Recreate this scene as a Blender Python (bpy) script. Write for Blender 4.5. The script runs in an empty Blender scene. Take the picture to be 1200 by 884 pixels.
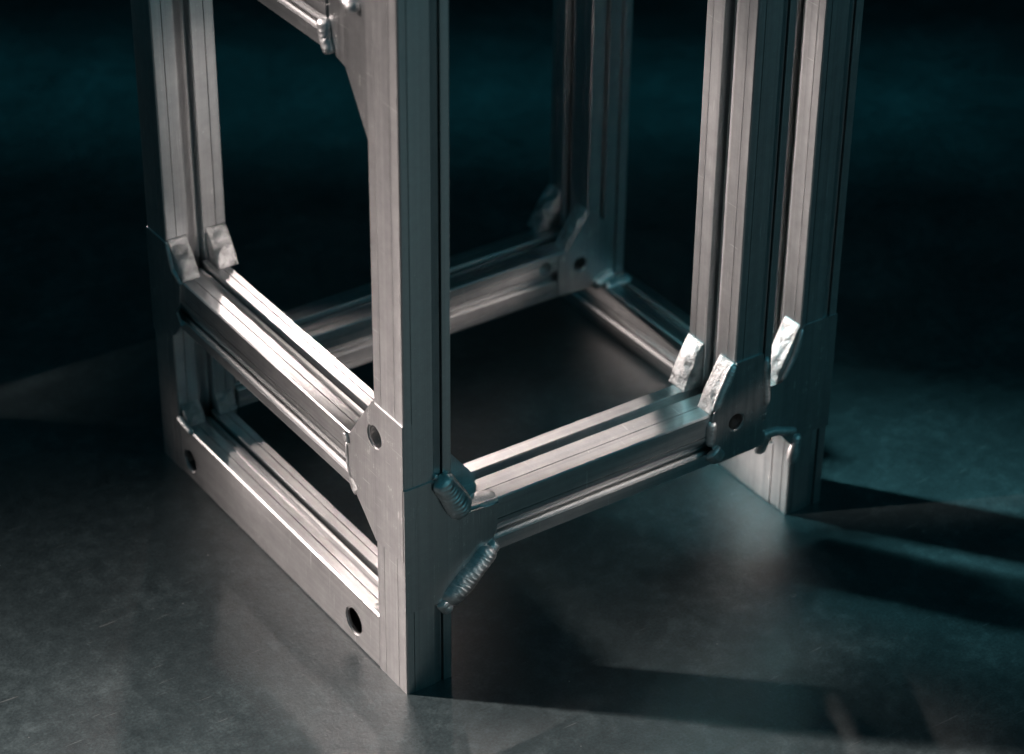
import bpy, bmesh, math, random
from mathutils import Vector, Matrix, noise

# ------------------------------------------------------------------ scene
U = 0.04                     # one bar width = 40 mm; all frame numbers below are in bar widths
sc = bpy.context.scene
col = sc.collection
random.seed(7)

# camera ------------------------------------------------------------------
cd = bpy.data.cameras.new('camera'); cam = bpy.data.objects.new('camera', cd); col.objects.link(cam)
sc.camera = cam
YAW, PITCH, ROLL = 0.966, -0.573, 0.011
CAM = Vector((-17.348, -27.988, 27.404))
fwd = Vector((math.cos(YAW)*math.cos(PITCH), math.sin(YAW)*math.cos(PITCH), math.sin(PITCH)))
rgt = Vector((math.sin(YAW), -math.cos(YAW), 0)); upv = rgt.cross(fwd)
c_, s_ = math.cos(ROLL), math.sin(ROLL)
rx, ux = c_*rgt + s_*upv, -s_*rgt + c_*upv
mw = Matrix((rx, ux, -fwd)).transposed().to_4x4(); mw.translation = CAM*U
cam.matrix_world = mw
cd.sensor_width = 36; cd.lens = 36*3058.9/1200
cd.clip_start = 0.05; cd.clip_end = 100
cd.dof.use_dof = True; cd.dof.aperture_fstop = 6.3
cd.dof.focus_distance = (Vector((1.0, 0.0, 3.0))-CAM).dot(fwd)*U
cd.dof.aperture_blades = 9

# world -------------------------------------------------------------------
w = bpy.data.worlds.new('World'); sc.world = w; w.use_nodes = True
bgn = w.node_tree.nodes['Background']
bgn.inputs[0].default_value = (0.12, 0.72, 0.95, 1); bgn.inputs[1].default_value = 0.085
sc.view_settings.view_transform = 'Standard'; sc.view_settings.look = 'None'
sc.view_settings.exposure = 0; sc.view_settings.gamma = 1

# lamps -------------------------------------------------------------------
def area(name, loc, target, sx, sy, power, colour, spread=180):
    l = bpy.data.lights.new(name, 'AREA'); l.shape = 'RECTANGLE'; l.size = sx; l.size_y = sy
    l.energy = power; l.color = colour; l.spread = math.radians(spread)
    o = bpy.data.objects.new(name, l); col.objects.link(o)
    o.location = Vector(loc)*U
    d = (Vector(target)-Vector(loc)).normalized()
    z = -d; x = Vector((0, 0, 1)).cross(z).normalized(); y = z.cross(x)
    m = Matrix((x, y, z)).transposed().to_4x4(); m.translation = o.location
    o.matrix_world = m
    return o
def aimed(name, az, el, dist, target, sx, sy, power, colour, spread):
    a, e = math.radians(az), math.radians(el)
    d = Vector((math.cos(a)*math.cos(e), math.sin(a)*math.cos(e), math.sin(e)))
    return area(name, Vector(target)+d*dist, target, sx, sy, power, colour, spread)
WARM = (1.0, 0.86, 0.81)
# tall strip softbox far behind on the left: its post shadows run to the front right
aimed('key_strip', 135, 19, 110, (-4.2, -3.6, 5.4), 0.18, 0.8, 9.2, WARM, 9.5)
# added cool fills stacked on the same side, brightening the floor to the right
for el, pw in ((48, 0.12), (56, 0.11), (64, 0.11), (72, 0.11)):
    aimed('cool_floor_fill', 127, el, 80, (10.4, -1.1, 0), 0.08, 0.22, pw*0.62, (0.36, 0.92, 1.0), 7.5)
# softboxes behind, mirrored in the upper faces of the front rail and of the left rails
aimed('front_rail_box', 66, 32, 60, (4.8, 0.6, 3.4), 0.36, 0.015, 0.020, WARM, 2.2)
aimed('left_rail_box', 57, 29, 60, (0.5, 4.2, 1.3), 0.20, 0.03, 0.003, WARM, 3.4)
aimed('left_upper_box', 57, 31, 60, (0.5, 5.7, 4.3), 0.22, 0.03, 0.0090, WARM, 3.0)
# added helper beams, unseen sources, brightening the right posts, the foot, the left post, the back and floor rails
aimed('right_post_fill', 120, 7, 80, (7.6, 0.5, 6.8), 0.08, 0.25, 0.48, WARM, 3.1)
aimed('foot_fill', 155, 7, 80, (8.2, 1.2, 0.8), 0.04, 0.04, 0.055, WARM, 1.9)
aimed('right_rail_fill', 122, 3.5, 80, (9.3, 5.2, 0.55), 0.10, 0.01, 0.020, WARM, 0.9)
aimed('left_post_fill', 297, 10, 60, (0.8, 7.7, 6.0), 0.04, 0.2, 0.042, WARM, 2.0)  # added, stands in for light bounced inside the frame
aimed('back_rail_fill', 320, 8, 60, (4.9, 7.55, 1.3), 0.14, 0.02, 0.022, WARM, 0.8)
aimed('floor_rail_fill', 126, 8, 80, (0, 4.6, 0.6), 0.10, 0.03, 0.04, WARM, 2.2)
aimed('cove_fill', 308, 20, 60, (4.1, 0, 2.55), 0.22, 0.01, 0.010, WARM, 0.9)  # added only to brighten the hollow in the front rail's face
# weak cool fill from the front
aimed('cool_fill', 285, 12, 60, (4, 3, 4), 1.5, 0.8, 0.38, (0.28, 0.86, 1.0), 60)

# ------------------------------------------------------------------ materials
def nodes(name):
    m = bpy.data.materials.new(name); m.use_nodes = True
    nt = m.node_tree; b = nt.nodes['Principled BSDF']
    return m, nt, b
def nd(nt, t, **k):
    n = nt.nodes.new(t)
    for a, v in k.items(): setattr(n, a, v)
    return n
def ramp(nt, src, stops):
    r = nd(nt, 'ShaderNodeValToRGB'); e = r.color_ramp.elements
    while len(e) < len(stops): e.new(0.5)
    for i, (p, c) in enumerate(stops):
        e[i].position = p; e[i].color = c if len(c) == 4 else (*c, 1)
    nt.links.new(src, r.inputs[0]); return r

def aluminium(name, axis, base=0.62, r0=0.13, r1=0.22, rough=0.40, haze=0.60):
    """mill-finish extruded aluminium: a tight lobe under a broad hazy one, die lines along one axis, scuffs and smudges"""
    m, nt, b = nodes(name); L = nt.links.new
    out = nt.nodes['Material Output']
    tc = nd(nt, 'ShaderNodeTexCoord')
    def streak(across, along, detail):
        mp = nd(nt, 'ShaderNodeMapping'); L(tc.outputs['Object'], mp.inputs[0])
        v = [across]*3; v['xyz'.index(axis)] = along; mp.inputs['Scale'].default_value = v
        n = nd(nt, 'ShaderNodeTexNoise'); n.inputs['Scale'].default_value = 1; n.inputs['Detail'].default_value = detail
        L(mp.outputs[0], n.inputs['Vector']); return n
    n1 = streak(1100, 4, 4); n1b = streak(260, 1.5, 2)
    n2 = nd(nt, 'ShaderNodeTexNoise'); n2.inputs['Scale'].default_value = 60; n2.inputs['Detail'].default_value = 8
    n2.inputs['Roughness'].default_value = 0.7; L(tc.outputs['Object'], n2.inputs['Vector'])
    # short scuffs at odd angles
    def scuff(rot, scale, lo, hi):
        mp3 = nd(nt, 'ShaderNodeMapping'); L(tc.outputs['Object'], mp3.inputs[0])
        mp3.inputs['Scale'].default_value = scale; mp3.inputs['Rotation'].default_value = rot
        n3 = nd(nt, 'ShaderNodeTexNoise'); n3.inputs['Scale'].default_value = 1; n3.inputs['Detail'].default_value = 1
        L(mp3.outputs[0], n3.inputs['Vector'])
        return ramp(nt, n3.outputs[0], [(lo, (0, 0, 0)), (hi, (1, 1, 1))])
    s1 = scuff((0.5, 0.7, 0.3), (620, 620, 30), 0.72, 0.78); s2 = scuff((1.1, -0.5, 0.9), (700, 40, 700), 0.73, 0.79)
    sm = nd(nt, 'ShaderNodeMath', operation='MAXIMUM'); L(s1.outputs[0], sm.inputs[0]); L(s2.outputs[0], sm.inputs[1])
    rr = ramp(nt, n2.outputs[0], [(0.30, (r0,)*3), (0.72, (r1,)*3)])
    ad = nd(nt, 'ShaderNodeMath', operation='MULTIPLY_ADD')
    L(n1.outputs[0], ad.inputs[0]); ad.inputs[1].default_value = 0.10; L(rr.outputs[0], ad.inputs[2])
    L(ad.outputs[0], b.inputs['Roughness'])
    st = nd(nt, 'ShaderNodeMix', data_type='FLOAT'); st.inputs[0].default_value = 0.5
    L(n1.outputs[0], st.inputs[2]); L(n1b.outputs[0], st.inputs[3])
    cr = ramp(nt, st.outputs[0], [(0.36, (base*0.84, base*0.84, base*0.845)), (0.60, (base, base, base))])
    L(cr.outputs[0], b.inputs['Base Color'])
    b.inputs['Metallic'].default_value = 1.0
    bp = nd(nt, 'ShaderNodeBump'); bp.inputs['Strength'].default_value = 0.16; bp.inputs['Distance'].default_value = 0.0003
    L(n1.outputs[0], bp.inputs['Height'])
    bp2 = nd(nt, 'ShaderNodeBump'); bp2.inputs['Strength'].default_value = 0.25; bp2.inputs['Distance'].default_value = 0.0002; bp2.invert = True
    L(sm.outputs[0], bp2.inputs['Height']); L(bp.outputs[0], bp2.inputs['Normal'])
    L(bp2.outputs[0], b.inputs['Normal'])
    h = nd(nt, 'ShaderNodeBsdfPrincipled'); h.inputs['Metallic'].default_value = 1.0
    L(cr.outputs[0], h.inputs['Base Color']); L(bp2.outputs[0], h.inputs['Normal'])
    hr = nd(nt, 'ShaderNodeMath', operation='MULTIPLY_ADD'); L(n1b.outputs[0], hr.inputs[0]); hr.inputs[1].default_value = 0.10
    hr.inputs[2].default_value = rough-0.05; L(hr.outputs[0], h.inputs['Roughness'])
    # smudges and scuffs change how much of the haze shows
    fz = ramp(nt, n2.outputs[0], [(0.32, (haze-0.07,)*3), (0.70, (haze+0.07,)*3)])
    fm = nd(nt, 'ShaderNodeMath', operation='MULTIPLY_ADD'); L(sm.outputs[0], fm.inputs[0]); fm.inputs[1].default_value = 0.25
    L(fz.outputs[0], fm.inputs[2]); fm.use_clamp = True
    mx = nd(nt, 'ShaderNodeMixShader'); L(fm.outputs[0], mx.inputs[0]); L(b.outputs[0], mx.inputs[1]); L(h.outputs[0], mx.inputs[2])
    L(mx.outputs[0], out.inputs['Surface'])
    return m
AX = {a: aluminium('aluminium_'+a, a) for a in 'xyz'}
PLATE = aluminium('aluminium_plate', 'z', 0.58, 0.15, 0.24, 0.37, 0.60)

def weld_mat(name, scale, lo, hi, r0, r1, strength, dist):
    m, nt, b = nodes(name); L = nt.links.new
    tc = nd(nt, 'ShaderNodeTexCoord')
    n = nd(nt, 'ShaderNodeTexNoise'); n.inputs['Scale'].default_value = scale; n.inputs['Detail'].default_value = 7
    n.inputs['Roughness'].default_value = 0.62; L(tc.outputs['Object'], n.inputs['Vector'])
    cr = ramp(nt, n.outputs[0], [(0.3, (lo,)*3), (0.7, (hi,)*3)]); L(cr.outputs[0], b.inputs['Base Color'])
    rr = ramp(nt, n.outputs[0], [(0.3, (r0,)*3), (0.7, (r1,)*3)]); L(rr.outputs[0], b.inputs['Roughness'])
    b.inputs['Metallic'].default_value = 1
    bp = nd(nt, 'ShaderNodeBump'); bp.inputs['Strength'].default_value = strength; bp.inputs['Distance'].default_value = dist
    L(n.outputs[0], bp.inputs['Height']); L(bp.outputs[0], b.inputs['Normal'])
    return m
WELD = weld_mat('weld_bead_aluminium', 200, 0.45, 0.72, 0.34, 0.50, 0.5, 0.0007)
MELT = weld_mat('ground_weld_aluminium', 95, 0.16, 0.46, 0.44, 0.62, 1.0, 0.0030)

def floor_mat():
    m, nt, b = nodes('worn_dark_floor'); L = nt.links.new
    tc = nd(nt, 'ShaderNodeTexCoord')
    def noi(s, d, r=0.6):
        n = nd(nt, 'ShaderNodeTexNoise'); n.inputs['Scale'].default_value = s; n.inputs['Detail'].default_value = d
        n.inputs['Roughness'].default_value = r; L(tc.outputs['Object'], n.inputs['Vector']); return n
    a = noi(14, 9, 0.7); f = noi(90, 6, 0.75); g = noi(520, 3)
    mx = nd(nt, 'ShaderNodeMix', data_type='FLOAT'); mx.inputs[0].default_value = 0.50
    L(a.outputs[0], mx.inputs[2]); L(f.outputs[0], mx.inputs[3])
    cr = ramp(nt, mx.outputs[0], [(0.34, (0.0165, 0.023, 0.025)), (0.52, (0.0305, 0.043, 0.046)), (0.68, (0.061, 0.083, 0.087))])
    vo = nd(nt, 'ShaderNodeTexVoronoi'); vo.inputs['Scale'].default_value = 45; L(tc.outputs['Object'], vo.inputs['Vector'])
    sp = ramp(nt, vo.outputs['Distance'], [(0.0, (1, 1, 1)), (0.035, (0, 0, 0))])
    mc = nd(nt, 'ShaderNodeMix', data_type='RGBA'); L(sp.outputs[0], mc.inputs[0]); L(cr.outputs[0], mc.inputs[6])
    mc.inputs[7].default_value = (0.30, 0.30, 0.29, 1)
    mp = nd(nt, 'ShaderNodeMapping'); L(tc.outputs['Object'], mp.inputs[0]); mp.inputs['Scale'].default_value = (30, 420, 1); mp.inputs['Rotation'].default_value = (0, 0, 0.6)
    sn = nd(nt, 'ShaderNodeTexNoise'); sn.inputs['Scale'].default_value = 1; sn.inputs['Detail'].default_value = 2; L(mp.outputs[0], sn.inputs['Vector'])
    sr = ramp(nt, sn.outputs[0], [(0.70, (0, 0, 0)), (0.76, (0.6, 0.6, 0.6))])
    ms = nd(nt, 'ShaderNodeMix', data_type='RGBA'); L(sr.outputs[0], ms.inputs[0]); L(mc.outputs[2], ms.inputs[6]); ms.inputs[7].default_value = (0.12, 0.13, 0.13, 1)
    gr = ramp(nt, g.outputs[0], [(0.30, (0.72, 0.72, 0.72)), (0.70, (1.28, 1.28, 1.28))])
    mg = nd(nt, 'ShaderNodeMix', data_type='RGBA', blend_type='MULTIPLY'); mg.inputs[0].default_value = 1.0
    L(ms.outputs[2], mg.inputs[6]); L(gr.outputs[0], mg.inputs[7])
    L(mg.outputs[2], b.inputs['Base Color'])
    rr = ramp(nt, mx.outputs[0], [(0.35, (0.30,)*3), (0.65, (0.46,)*3)]); L(rr.outputs[0], b.inputs['Roughness'])
    b.inputs['Specular IOR Level'].default_value = 0.42
    ad = nd(nt, 'ShaderNodeMath', operation='MULTIPLY_ADD'); L(g.outputs[0], ad.inputs[0]); ad.inputs[1].default_value = 0.35
    L(f.outputs[0], ad.inputs[2])
    bp = nd(nt, 'ShaderNodeBump'); bp.inputs['Strength'].default_value = 0.22; bp.inputs['Distance'].default_value = 0.0012
    L(ad.outputs[0], bp.inputs['Height']); L(bp.outputs[0], b.inputs['Normal'])
    return m
FLOOR = floor_mat()
def cloth_mat():
    m, nt, b = nodes('black_backdrop_cloth')
    tc = nd(nt, 'ShaderNodeTexCoord'); n = nd(nt, 'ShaderNodeTexNoise'); n.inputs['Scale'].default_value = 6
    nt.links.new(tc.outputs['Object'], n.inputs['Vector'])
    cr = ramp(nt, n.outputs[0], [(0.3, (0.018, 0.019, 0.02)), (0.7, (0.024, 0.025, 0.026))])
    nt.links.new(cr.outputs[0], b.inputs['Base Color']); b.inputs['Roughness'].default_value = 0.95
    b.inputs['Specular IOR Level'].default_value = 0.1
    return m
CLOTH = cloth_mat()

# ------------------------------------------------------------------ mesh helpers
def link(name, me, mat, parent=None, smooth=False):
    o = bpy.data.objects.new(name, me); col.objects.link(o)
    me.materials.append(mat)
    if parent: o.parent = parent
    if smooth:
        for p in me.polygons: p.use_smooth = True
    return o
def obj(name, verts, faces, mat, parent=None, smooth=False):
    me = bpy.data.meshes.new(name)
    me.from_pydata([Vector(v)*U for v in verts], [], faces); me.update()
    bm = bmesh.new(); bm.from_mesh(me); bmesh.ops.recalc_face_normals(bm, faces=bm.faces); bm.to_mesh(me); bm.free()
    return link(name, me, mat, parent, smooth)

CH = 0.022
def line(t, d=0.03, h=0.009): return [(t-h, 0), (t-h*0.6, d), (t+h*0.6, d), (t+h, 0)]
FLAT = []
def slot(a=0.40, b=0.66, depth=0.15, l1=0.20, l2=0.84):
    """flat, hairline, cove sinking to a deep corner, sharp lip, flat, hairline"""
    r = line(l1) if l1 else []
    n = 9
    for i in range(n+1):
        f = i/n
        r.append((a+(b-0.045-a)*f, depth*(0.5-0.5*math.cos(math.pi*min(1, f*1.02)))))
    r += [(b-0.040, depth+0.07), (b-0.006, depth+0.07), (b-0.004, 0.012), (b, 0)]
    if l2: r += line(l2)
    return r
def flip(pt): return [(1-t, d) for t, d in reversed(pt)]
def bar(name, axis, lo, hi, u0, u1, v0, v1, vm=FLAT, up=FLAT, vp=FLAT, um=FLAT, parent=None, mat=None, cuts=(), hol=None):
    """extruded bar. axis z: u=x v=y; axis x: u=y v=z; axis y: u=x v=z. patterns run in +u / +v direction"""
    du, dv = u1-u0, v1-v0
    P = []
    def side(a, b, nrm, pat):
        a, b, nrm = Vector(a), Vector(b), Vector(nrm); L = (b-a).length; t = (b-a)/L
        P.append(a+t*CH)
        for q, d in pat: P.append(a+t*(q*L)-nrm*d)
        P.append(b-t*CH)
    side((u0, v0), (u1, v0), (0, -1), vm)
    side((u1, v0), (u1, v1), (1, 0), up)
    side((u1, v1), (u0, v1), (0, 1), flip(vp))
    side((u0, v1), (u0, v0), (-1, 0), flip(um))
    def to3(p, z):
        if axis == 'z': return (p.x, p.y, z)
        if axis == 'x': return (z, p.x, p.y)
        return (p.x, z, p.y)
    n = len(P)
    V = [to3(p, lo) for p in P]+[to3(p, hi) for p in P]
    F = [(i, (i+1) % n, n+(i+1) % n, n+i) for i in range(n)]+[tuple(range(n)), tuple(range(n, 2*n))]
    o = obj(name, V, F, mat or AX[axis], parent)
    if hol: hollow(o, *hol)
    for c in cuts: drill(o, *c, not hol)
    return o
def cut(o, centre, a, r, d0, d1):
    me = bpy.data.meshes.new('c'); bm = bmesh.new()
    bmesh.ops.create_cone(bm, segments=40, cap_ends=True, radius1=r*U, radius2=r*U, depth=(d1-d0)*U)
    q = Vector((0, 0, 1)).rotation_difference(a).to_matrix().to_4x4()
    q.translation = (Vector(centre)+a*(d0+d1)*0.5)*U
    bmesh.ops.transform(bm, matrix=q, verts=bm.verts); bm.to_mesh(me); bm.free()
    c = bpy.data.objects.new('cutter', me); col.objects.link(c)
    md = o.modifiers.new('b', 'BOOLEAN'); md.object = c; md.operation = 'DIFFERENCE'; md.solver = 'EXACT'
    dg = bpy.context.evaluated_depsgraph_get(); dg.update()
    new = bpy.data.meshes.new_from_object(o.evaluated_get(dg))
    o.modifiers.remove(md); old = o.data; o.data = new; new.name = old.name
    bpy.data.objects.remove(c); bpy.data.meshes.remove(me)
def hollow(o, lo, hi):
    me = bpy.data.meshes.new('c'); bm = bmesh.new(); bmesh.ops.create_cube(bm, size=1)
    lo, hi = Vector(lo), Vector(hi)
    for v in bm.verts: v.co = Vector(((lo[i]+hi[i])/2+v.co[i]*(hi[i]-lo[i]) for i in range(3)))*U
    bm.to_mesh(me); bm.free()
    c = bpy.data.objects.new('cutter', me); col.objects.link(c)
    md = o.modifiers.new('b', 'BOOLEAN'); md.object = c; md.operation = 'DIFFERENCE'; md.solver = 'EXACT'
    dg = bpy.context.evaluated_depsgraph_get(); dg.update()
    new = bpy.data.meshes.new_from_object(o.evaluated_get(dg))
    o.modifiers.remove(md); old = o.data; o.data = new; new.name = old.name
    bpy.data.objects.remove(c); bpy.data.meshes.remove(me)
def drill(o, centre, axis, r, depth, cavity=True):
    """round hole through the wall of a hollow bar: a bore through the skin and a wider hollow behind it"""
    a = Vector(axis).normalized()
    if cavity: cut(o, centre, a, r*1.7, 0.06, depth)
    cut(o, centre, a, r, -0.1, 0.3)
    cut(o, centre, a, r+0.028, -0.1, 0.022)

def plate(name, axis, at, pts, thick, parent, mat=None, holes=()):
    """flat plate: outline pts in the two other axes, outer face at 'at' going inward by thick"""
    n = len(pts)
    def to3(p, d): return (d, p[0], p[1]) if axis == 'x' else (p[0], d, p[1])
    V = [to3(p, at) for p in pts]+[to3(p, at+thick) for p in pts]
    F = [tuple(range(n)), tuple(range(n, 2*n))]+[(i, (i+1) % n, n+(i+1) % n, n+i) for i in range(n)]
    o = obj(name, V, F, mat or PLATE, parent)
    for (a, b, r) in holes:
        drill(o, to3((a, b), at), (1, 0, 0) if axis == 'x' else (0, 1, 0), r, max(0.12, thick+0.4), thick > 0.2)
    return o

def bead(path, normal, width, height, pitch, parent, name='weld_bead', wob=0.22, arc=0.35):
    """weld bead of overlapping coins swept along a path"""
    path = [Vector(p) for p in path]; N = Vector(normal).normalized()
    seg = [0]
    for i in range(1, len(path)): seg.append(seg[-1]+(path[i]-path[i-1]).length)
    T = seg[-1]
    def at(s):
        s = max(0, min(T-1e-6, s))
        for i in range(1, len(path)):
            if s <= seg[i]:
                f = (s-seg[i-1])/(seg[i]-seg[i-1]); return path[i-1].lerp(path[i], f), (path[i]-path[i-1]).normalized()
    ns = max(16, int(T/pitch*7)); nc = 12
    V, F = [], []
    ph = random.random()*9
    for i in range(ns+1):
        s = T*i/ns; p, t = at(s); sd = t.cross(N).normalized()
        env = max(0.05, (1-abs(2*i/ns-1)**7))**0.5
        wv = 1+wob*noise.noise(Vector((s*2.2+ph, 0, 0)))
        for j in range(nc+1):
            a = math.pi*j/nc; cx = math.cos(a)
            ss = s-arc*width*(1-cx*cx)
            saw = ((ss+0.35*pitch*noise.noise(Vector((s*6, ph, 3))))/pitch) % 1.0
            r = 1+(0.075+0.05*noise.noise(Vector((s*3.1, 7, ph))))*(1-saw)**1.6+0.12*noise.noise(Vector((s*4, j*0.5, ph)))
            V.append(p+sd*(cx*width*0.5*env*wv*(1+0.05*(1-saw)))+N*(math.sin(a)**0.8*height*env*r-0.02))
    for i in range(ns):
        for j in range(nc):
            a = i*(nc+1)+j; F.append((a, a+1, a+nc+2, a+nc+1))
    F.append(tuple(range(nc+1))); F.append(tuple(range(ns*(nc+1), (ns+1)*(nc+1))))
    o = obj(name, V, F, WELD, parent, True)
    return o

def wedge(A, B, C, ext, parent, name='corner_gusset', lump=0.065, sag=0.08, nu=40, nv=20):
    """three-cornered gusset: A up the post, B out along the rail, C the inner corner; ext = its width vector.
    The sloping face A-B is lumpy weld metal."""
    A, B, C, E = Vector(A), Vector(B), Vector(C), Vector(ext)
    nrm = (B-A).cross(E).normalized()
    if nrm.dot((A+B)*0.5-C) < 0: nrm = -nrm
    V, F = [], []
    sd = random.random()*50
    for i in range(nu+1):
        f = i/nu
        for j in range(nv+1):
            g = j/nv
            p = A.lerp(B, f)+E*g
            k = noise.noise(p*2.6+Vector((sd, 0, 0)))*0.8+0.40*noise.noise(p*6.0+Vector((0, sd, 0)))+0.10*noise.noise(p*13+Vector((0, 0, sd)))
            edge = min(1, 6*f, 6*(1-f))*min(1, 5*g+0.35, 5*(1-g)+0.35)
            V.append(p+nrm*(lump*k*edge+sag*math.sin(math.pi*f)*(0.6+0.4*math.sin(math.pi*g))*0.6))
    for i in range(nu):
        for j in range(nv):
            a = i*(nv+1)+j; F.append((a, a+1, a+nv+2, a+nv+1))
    b0 = len(V); V += [C, C+E]
    F.append(tuple(i*(nv+1) for i in range(nu+1))+(b0,))
    F.append(tuple(i*(nv+1)+nv for i in range(nu+1))+(b0+1,))
    F.append(tuple(range(nv+1))+(b0+1, b0))
    F.append(tuple(nu*(nv+1)+j for j in range(nv+1))+(b0+1, b0))
    o = obj(name, V, F, MELT, parent, True)
    return o

# ------------------------------------------------------------------ setting
A2 = Vector((math.cos(YAW), math.sin(YAW), 0)); R2 = Vector((math.sin(YAW), -math.cos(YAW), 0))
FAR = Vector((11.95, 2.9, 0)).dot(A2)
def setting_box(name, mat, l0, l1, d0, d1, z0, z1):
    V = []
    for z in (z0, z1):
        for l, d in ((l0, d0), (l1, d0), (l1, d1), (l0, d1)): V.append(R2*l+A2*d+Vector((0, 0, z)))
    F = [(0, 1, 2, 3), (4, 5, 6, 7), (0, 1, 5, 4), (1, 2, 6, 5), (2, 3, 7, 6), (3, 0, 4, 7)]
    o = obj(name, V, F, mat); o['kind'] = 'structure'; return o
fl = setting_box('floor', FLOOR, -110, 110, -70, FAR+59.5, -1.2, 0)
bd = setting_box('backdrop', CLOTH, -120, 120, FAR+60, FAR+61, -50, 70)
# dim cool wash across the far floor
area('far_wash', A2*44-R2*16+Vector((0, 0, 36)), A2*22-R2*16, 2.4, 0.05, 0.17, (0.06, 0.78, 1.0), 11)

# ------------------------------------------------------------------ the frame
fr = bpy.data.objects.new('welded_frame', None); col.objects.link(fr)
fr['label'] = 'bare aluminium frame of slotted bars welded together with gusset plates, standing on dark floor'
fr['category'] = 'metal frame'
S, SF = slot(), flip(slot())
TOP = 15.5

# posts -------------------------------------------------------------------
Fp = bar('post', 'z', 0, TOP, 0, 0.87, 0, 0.86,
         vm=line(0.17, 0.02)+[(0.61, 0), (0.63, 0.012), (0.775, 0.03), (0.78, 0.16), (0.805, 0.16), (0.81, 0)],
         um=line(0.28, 0.02)+line(0.74, 0.02), up=S, vp=SF, parent=fr,
         cuts=[((0, 0.80, 4.62), (1, 0, 0), 0.185, 0.7)], hol=((0.06, 0.08, 0.2), (0.66, 0.64, 15.0)))
Lp = bar('post', 'z', 0, TOP, 0, 1.18, 7.68, 8.40, vm=slot(0.33, 0.63, 0.15, 0.17, 0.83), um=line(0.22)+line(0.30), up=S, parent=fr)
Rp = bar('post', 'z', 0, TOP, 8.31, 9.12, 0.47, 1.62, vm=line(0.15)+[(0.60, 0), (0.62, 0.01), (0.755, 0.03), (0.76, 0.15), (0.785, 0.15), (0.79, 0)],
         um=slot(0.40, 0.66, 0.15, 0.16, 0.84), up=S, parent=fr)
Pp = bar('post', 'z', 3.2, TOP, 6.52, 7.32, 0.02, 1.28, vm=line(0.20)+[(0.62, 0), (0.64, 0.01), (0.765, 0.03), (0.77, 0.15), (0.795, 0.15), (0.80, 0)],
         um=slot(0.36, 0.64, 0.15, 0.17, 0.86), up=S, parent=fr)
Bp = bar('post', 'z', 1.0, TOP, 8.95, 9.89, 7.55, 8.85, vm=[(0.14, 0)]+slot(0.3, 0.45, 0.1, 0, 0)+[(0.70, 0), (0.71, 0.14), (0.77, 0.14), (0.78, 0)],
         um=slot(0.38, 0.66, 0.15, 0.17, 0.84), up=S, parent=fr)

# rails -------------------------------------------------------------------
rail_top = slot(0.36, 0.67, 0.12, 0.22, 0.84)
# floor rail of the left side, two round holes in its outer face
bar('rail', 'y', 0.86, 7.68, 0.004, 0.985, 0, 1.08, vp=rail_top, um=[], parent=fr,
    cuts=[((0.004, 1.66, 0.44), (1, 0, 0), 0.235, 0.7), ((0.004, 7.34, 0.40), (1, 0, 0), 0.20, 0.7)],
    hol=((0.07, 1.0, 0.10), (0.90, 7.5, 0.82)))
# middle rail of the left side
side = flip([(0.06, 0.0)]+flip(slot(0.40, 0.86, 0.13, 0.30, 0)))
bar('rail', 'y', 0.86, 7.68, 0.03, 1.0, 3.18, 4.21, vp=rail_top, um=flip(slot(0.44, 0.80, 0.14, 0.36, 0)), parent=fr)
# upper rail of the left side, leaving the picture
bar('rail', 'y', 2.0, 7.68, 0.03, 1.0, 10.74, 11.78, vp=rail_top, um=flip(slot(0.44, 0.76, 0.14, 0.30, 0)), parent=fr)
# front rail
fr_top = line(0.27, 0.016)+[(0.55, 0), (0.556, 0.03), (0.60, 0.10), (0.66, 0.18), (0.70, 0.24), (0.745, 0.24), (0.75, 0.02), (0.755, 0)]
bar('rail', 'x', 0.87, 7.30, 0.035, 1.15, 2.18, 3.22, vp=fr_top, um=flip(slot(0.46, 0.76, 0.15, 0.40, 0)), parent=fr,
    cuts=[((6.60, 0.035, 2.92), (0, 1, 0), 0.16, 0.6)], hol=((1.0, 0.27, 2.28), (7.2, 0.95, 2.94)))
# back rail, one bar above the floor
bar('rail', 'x', 1.18, 8.95, 7.56, 8.64, 1.0, 1.99, vp=slot(0.34, 0.62, 0.12, 0.2, 0.86), um=flip(slot(0.36, 0.62, 0.13, 0.2, 0.84)), parent=fr,
    cuts=[((8.00, 7.56, 1.72), (0, 1, 0), 0.14, 0.6), ((8.80, 7.56, 1.60), (0, 1, 0), 0.15, 0.6)])
# right rail on the floor and the short foot rail beside it
bar('rail', 'y', 1.7, 8.85, 9.30, 10.06, 0, 0.98, vp=slot(0.36, 0.66, 0.1, 0.2, 0.84), um=flip(slot(0.34, 0.70, 0.13, 0.2, 0.86)), parent=fr)
bar('rail', 'y', 1.62, 2.75, 8.31, 9.29, 0, 1.06, vp=rail_top, parent=fr)
plate('foot_plate', 'x', 8.292, [(0.93, 0.004), (2.74, 0.004), (2.74, 1.04), (1.5, 1.04), (0.93, 1.30)], 0.10, fr, mat=AX['z'])

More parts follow.
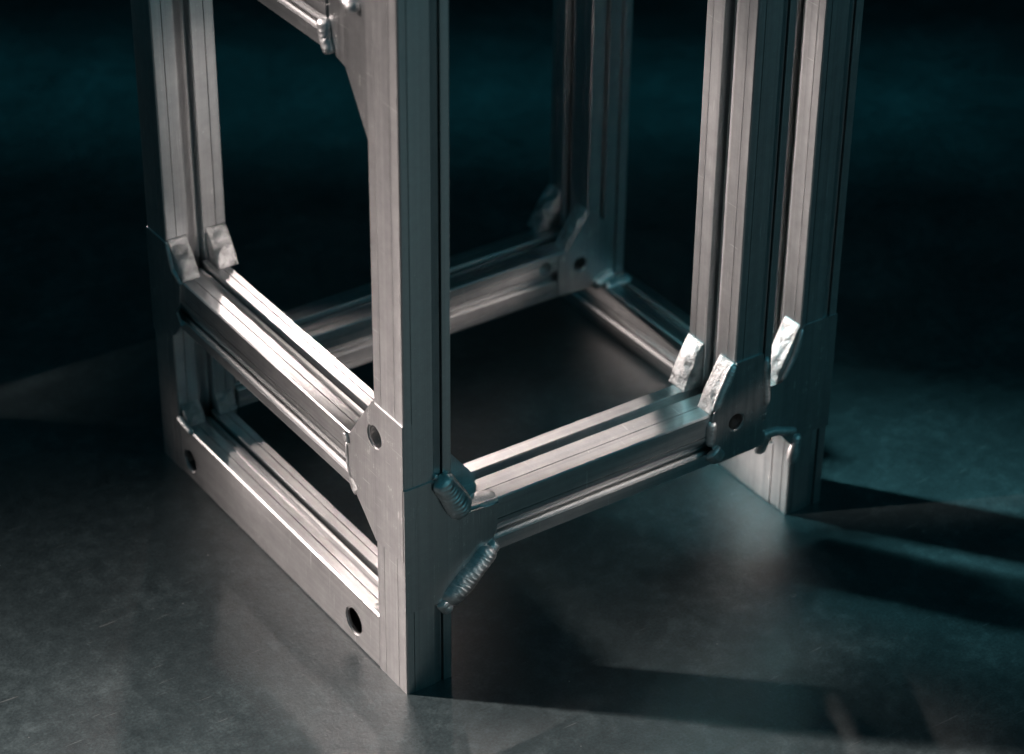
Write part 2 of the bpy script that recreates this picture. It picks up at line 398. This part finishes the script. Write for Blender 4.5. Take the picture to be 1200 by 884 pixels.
# plates ------------------------------------------------------------------
pl = plate('gusset_plate', 'x', -0.022, [(0.006, 5.25), (0.88, 5.25), (1.72, 4.08), (1.69, 3.60), (1.60, 3.34), (1.42, 3.19), (0.84, 2.62), (0.006, 2.66)],
           0.40, fr, holes=[(0.82, 4.62, 0.185)])
pf = plate('gusset_plate', 'y', -0.022, [(-0.022, 4.06), (0.66, 4.06), (0.87, 3.70), (1.17, 3.20), (1.76, 3.17), (1.72, 2.66), (1.57, 2.30), (0.74, 1.62), (0.53, 1.64), (-0.022, 1.67)], 0.05, fr)
pp = plate('gusset_plate', 'y', -0.02, [(6.53, 4.11), (7.10, 4.11), (7.22, 2.22), (6.26, 2.2), (6.10, 2.6), (6.06, 3.06), (6.10, 3.26), (6.47, 4.0)], 0.05, fr,
           holes=[(6.60, 2.92, 0.15)])
pr = plate('gusset_plate', 'y', 0.45, [(8.38, 3.98), (9.12, 3.98), (9.12, 1.66), (8.46, 1.68), (8.33, 1.5), (7.9, 2.0), (7.33, 2.1), (7.33, 3.0), (7.96, 2.97), (8.21, 3.37), (8.34, 3.88)], 0.5, fr)
pL = plate('gusset_plate', 'x', -0.02, [(8.40, 4.79), (7.70, 4.79), (7.50, 4.19), (7.24, 4.17), (7.30, 3.75), (7.46, 3.5), (7.30, 3.3), (7.55, 3.0), (7.9, 2.75), (8.40, 2.70)], 0.045, fr)
pb = plate('gusset_plate', 'y', 7.53, [(8.28, 1.03), (9.16, 1.0), (9.62, 1.22), (9.58, 1.9), (9.44, 2.31), (9.19, 2.61), (9.0, 2.70), (8.46, 1.96), (8.28, 1.96)], 0.06, fr,
           holes=[(8.80, 1.60, 0.145)])
pu = plate('gusset_plate', 'x', 0.07, [(0.86, 12.6), (2.06, 12.2), (2.08, 11.4), (1.90, 10.74), (1.55, 10.66), (0.88, 9.60)], 0.10, fr)

# welds and corner gussets --------------------------------------------------
# left post / middle rail, either side of the slot
wedge((0.02, 7.68, 4.85), (0.02, 7.22, 4.21), (0.02, 7.68, 4.21), (0.36, 0, 0), Lp)
wedge((0.78, 7.68, 4.85), (0.78, 7.26, 4.21), (0.78, 7.68, 4.21), (0.38, 0, 0), Lp)
bead([(0.0, 7.70, 4.80), (0.0, 7.52, 4.34), (0.02, 7.24, 4.16)], (-1, 0, 0.4), 0.10, 0.05, 0.07, Lp)
# left post / floor rail
wedge((0.06, 7.68, 1.42), (0.06, 7.40, 1.08), (0.06, 7.68, 1.08), (0.34, 0, 0), Lp)
wedge((0.72, 7.68, 1.42), (0.72, 7.45, 1.08), (0.72, 7.68, 1.08), (0.36, 0, 0), Lp)
bead([(0.0, 7.72, 1.16), (0.0, 7.20, 1.08)], (-0.7, 0, 0.7), 0.12, 0.06, 0.2, Lp)
# front post, left plate
bead([(-0.0, 1.70, 4.05), (-0.0, 1.66, 3.62), (-0.0, 1.60, 3.40)], (-0.6, 0.8, 0), 0.10, 0.06, 0.07, pl)
bead([(0.0, 1.60, 3.40), (0.0, 1.50, 3.28), (0.0, 1.40, 3.19)], (-1, 0, 0), 0.30, 0.05, 0.12, pl)
bead([(0.0, 1.75, 4.20), (0.0, 1.66, 4.02)], (-0.8, 0.5, 0.3), 0.22, 0.08, 0.08, pl)
# front post, front plate: thick beads on both sloping edges
bead([(0.62, -0.02, 4.10), (0.80, -0.02, 3.78), (1.10, -0.02, 3.22)], (0.2, -1, 0.25), 0.44, 0.19, 0.085, pf, arc=0.25)
bead([(1.62, -0.0, 2.36), (1.20, -0.02, 1.98), (0.74, -0.02, 1.56)], (0.35, -1, 0.25), 0.42, 0.20, 0.085, pf, arc=0.3)
bead([(0.66, -0.02, 1.66), (0.80, -0.02, 1.40)], (0, -1, 0), 0.24, 0.10, 0.06, pf)
bead([(1.74, -0.0, 2.40), (1.50, -0.02, 2.26)], (0, -1, -0.2), 0.26, 0.13, 0.09, pf)
bead([(0.52, -0.0, 4.14), (0.60, -0.0, 4.10)], (0, -1, 0.2), 0.12, 0.07, 0.06, pf)
bead([(1.10, 0.26, 3.22), (1.82, 0.12, 3.22)], (0, -0.1, 1), 0.36, 0.03, 0.11, pf, wob=0.8)
plate('corner_gusset', 'y', 0.62, [(0.87, 4.45), (0.87, 3.22), (1.72, 3.22), (1.72, 3.34)], 0.10, pf, mat=AX['z'])
# inner post / front rail
wedge((6.50, 0.84, 4.06), (6.12, 0.84, 3.22), (6.52, 0.84, 3.22), (0, 0.42, 0), Pp, lump=0.05)
wedge((6.50, 0.02, 4.12), (6.06, 0.02, 3.22), (6.52, 0.02, 3.22), (0, 0.36, 0), Pp, lump=0.05)
bead([(6.50, 0.0, 4.10), (6.12, 0.0, 3.26)], (-0.3, -1, 0), 0.17, 0.06, 0.06, pp)
bead([(6.08, 0.0, 3.10), (6.08, 0.0, 2.60)], (-0.3, -1, 0), 0.17, 0.07, 0.07, pp)
bead([(6.10, 0.0, 2.50), (6.30, 0.0, 2.26)], (-0.2, -1, 0), 0.30, 0.10, 0.07, pp)
bead([(7.20, 0.0, 4.00), (7.26, 0.0, 3.0)], (0.3, -1, 0), 0.16, 0.07, 0.07, pp)
bead([(6.66, 0.66, 3.24), (6.52, 0.50, 3.24)], (-0.5, 0, 1), 0.2, 0.06, 0.07, pp)
# right post
wedge((8.30, 0.47, 4.0), (7.86, 0.47, 2.99), (8.31, 0.47, 2.99), (0, 0.40, 0), Rp, lump=0.06)
bead([(8.36, 0.45, 3.92), (8.22, 0.45, 3.42), (7.98, 0.45, 3.0)], (0, -1, 0), 0.12, 0.05, 0.06, pr)
bead([(8.42, 0.45, 1.74), (8.34, 0.45, 1.12)], (-0.2, -1, 0), 0.22, 0.09, 0.07, pr)
bead([(7.40, 0.45, 2.04), (7.92, 0.45, 1.98), (8.40, 0.45, 1.80)], (0, -1, 0.2), 0.18, 0.08, 0.07, pr)
bead([(7.70, 0.45, 2.0), (7.70, 0.6, 1.5)], (-0.2, -1, 0), 0.2, 0.09, 0.07, pr)
# back post / back rail
wedge((8.96, 7.55, 2.78), (8.42, 7.55, 1.98), (8.96, 7.55, 1.98), (0, 0.36, 0), Bp, lump=0.09)
wedge((8.96, 8.44, 2.78), (8.42, 8.44, 1.98), (8.96, 8.44, 1.98), (0, 0.40, 0), Bp, lump=0.09)
bead([(9.10, 7.52, 1.02), (9.60, 7.50, 1.20)], (0, -1, 0.4), 0.26, 0.12, 0.07, pb)
bead([(9.3, 7.42, 0.99), (9.95, 7.42, 0.99)], (0, -0.6, 1), 0.26, 0.12, 0.09, pb)
bead([(6.01, 8.60, 2.0), (6.09, 8.60, 2.0)], (0, 0, 1), 0.10, 0.06, 0.06, pb)
# swarf-filled slot end of the floor rail at the front post
wedge((0.10, 0.86, 1.20), (0.10, 1.14, 1.085), (0.10, 0.86, 1.085), (0.30, 0, 0), Fp, lump=0.05, sag=0.0)
# upper rail / front post
bead([(0.03, 2.06, 11.25), (0.03, 2.02, 10.95), (0.03, 1.9, 10.72)], (-1, -0.4, 0), 0.24, 0.10, 0.09, pu)
bead([(0.05, 1.9, 12.0), (0.05, 1.1, 11.75)], (-0.6, 0, 0.8), 0.30, 0.14, 0.1, pu)
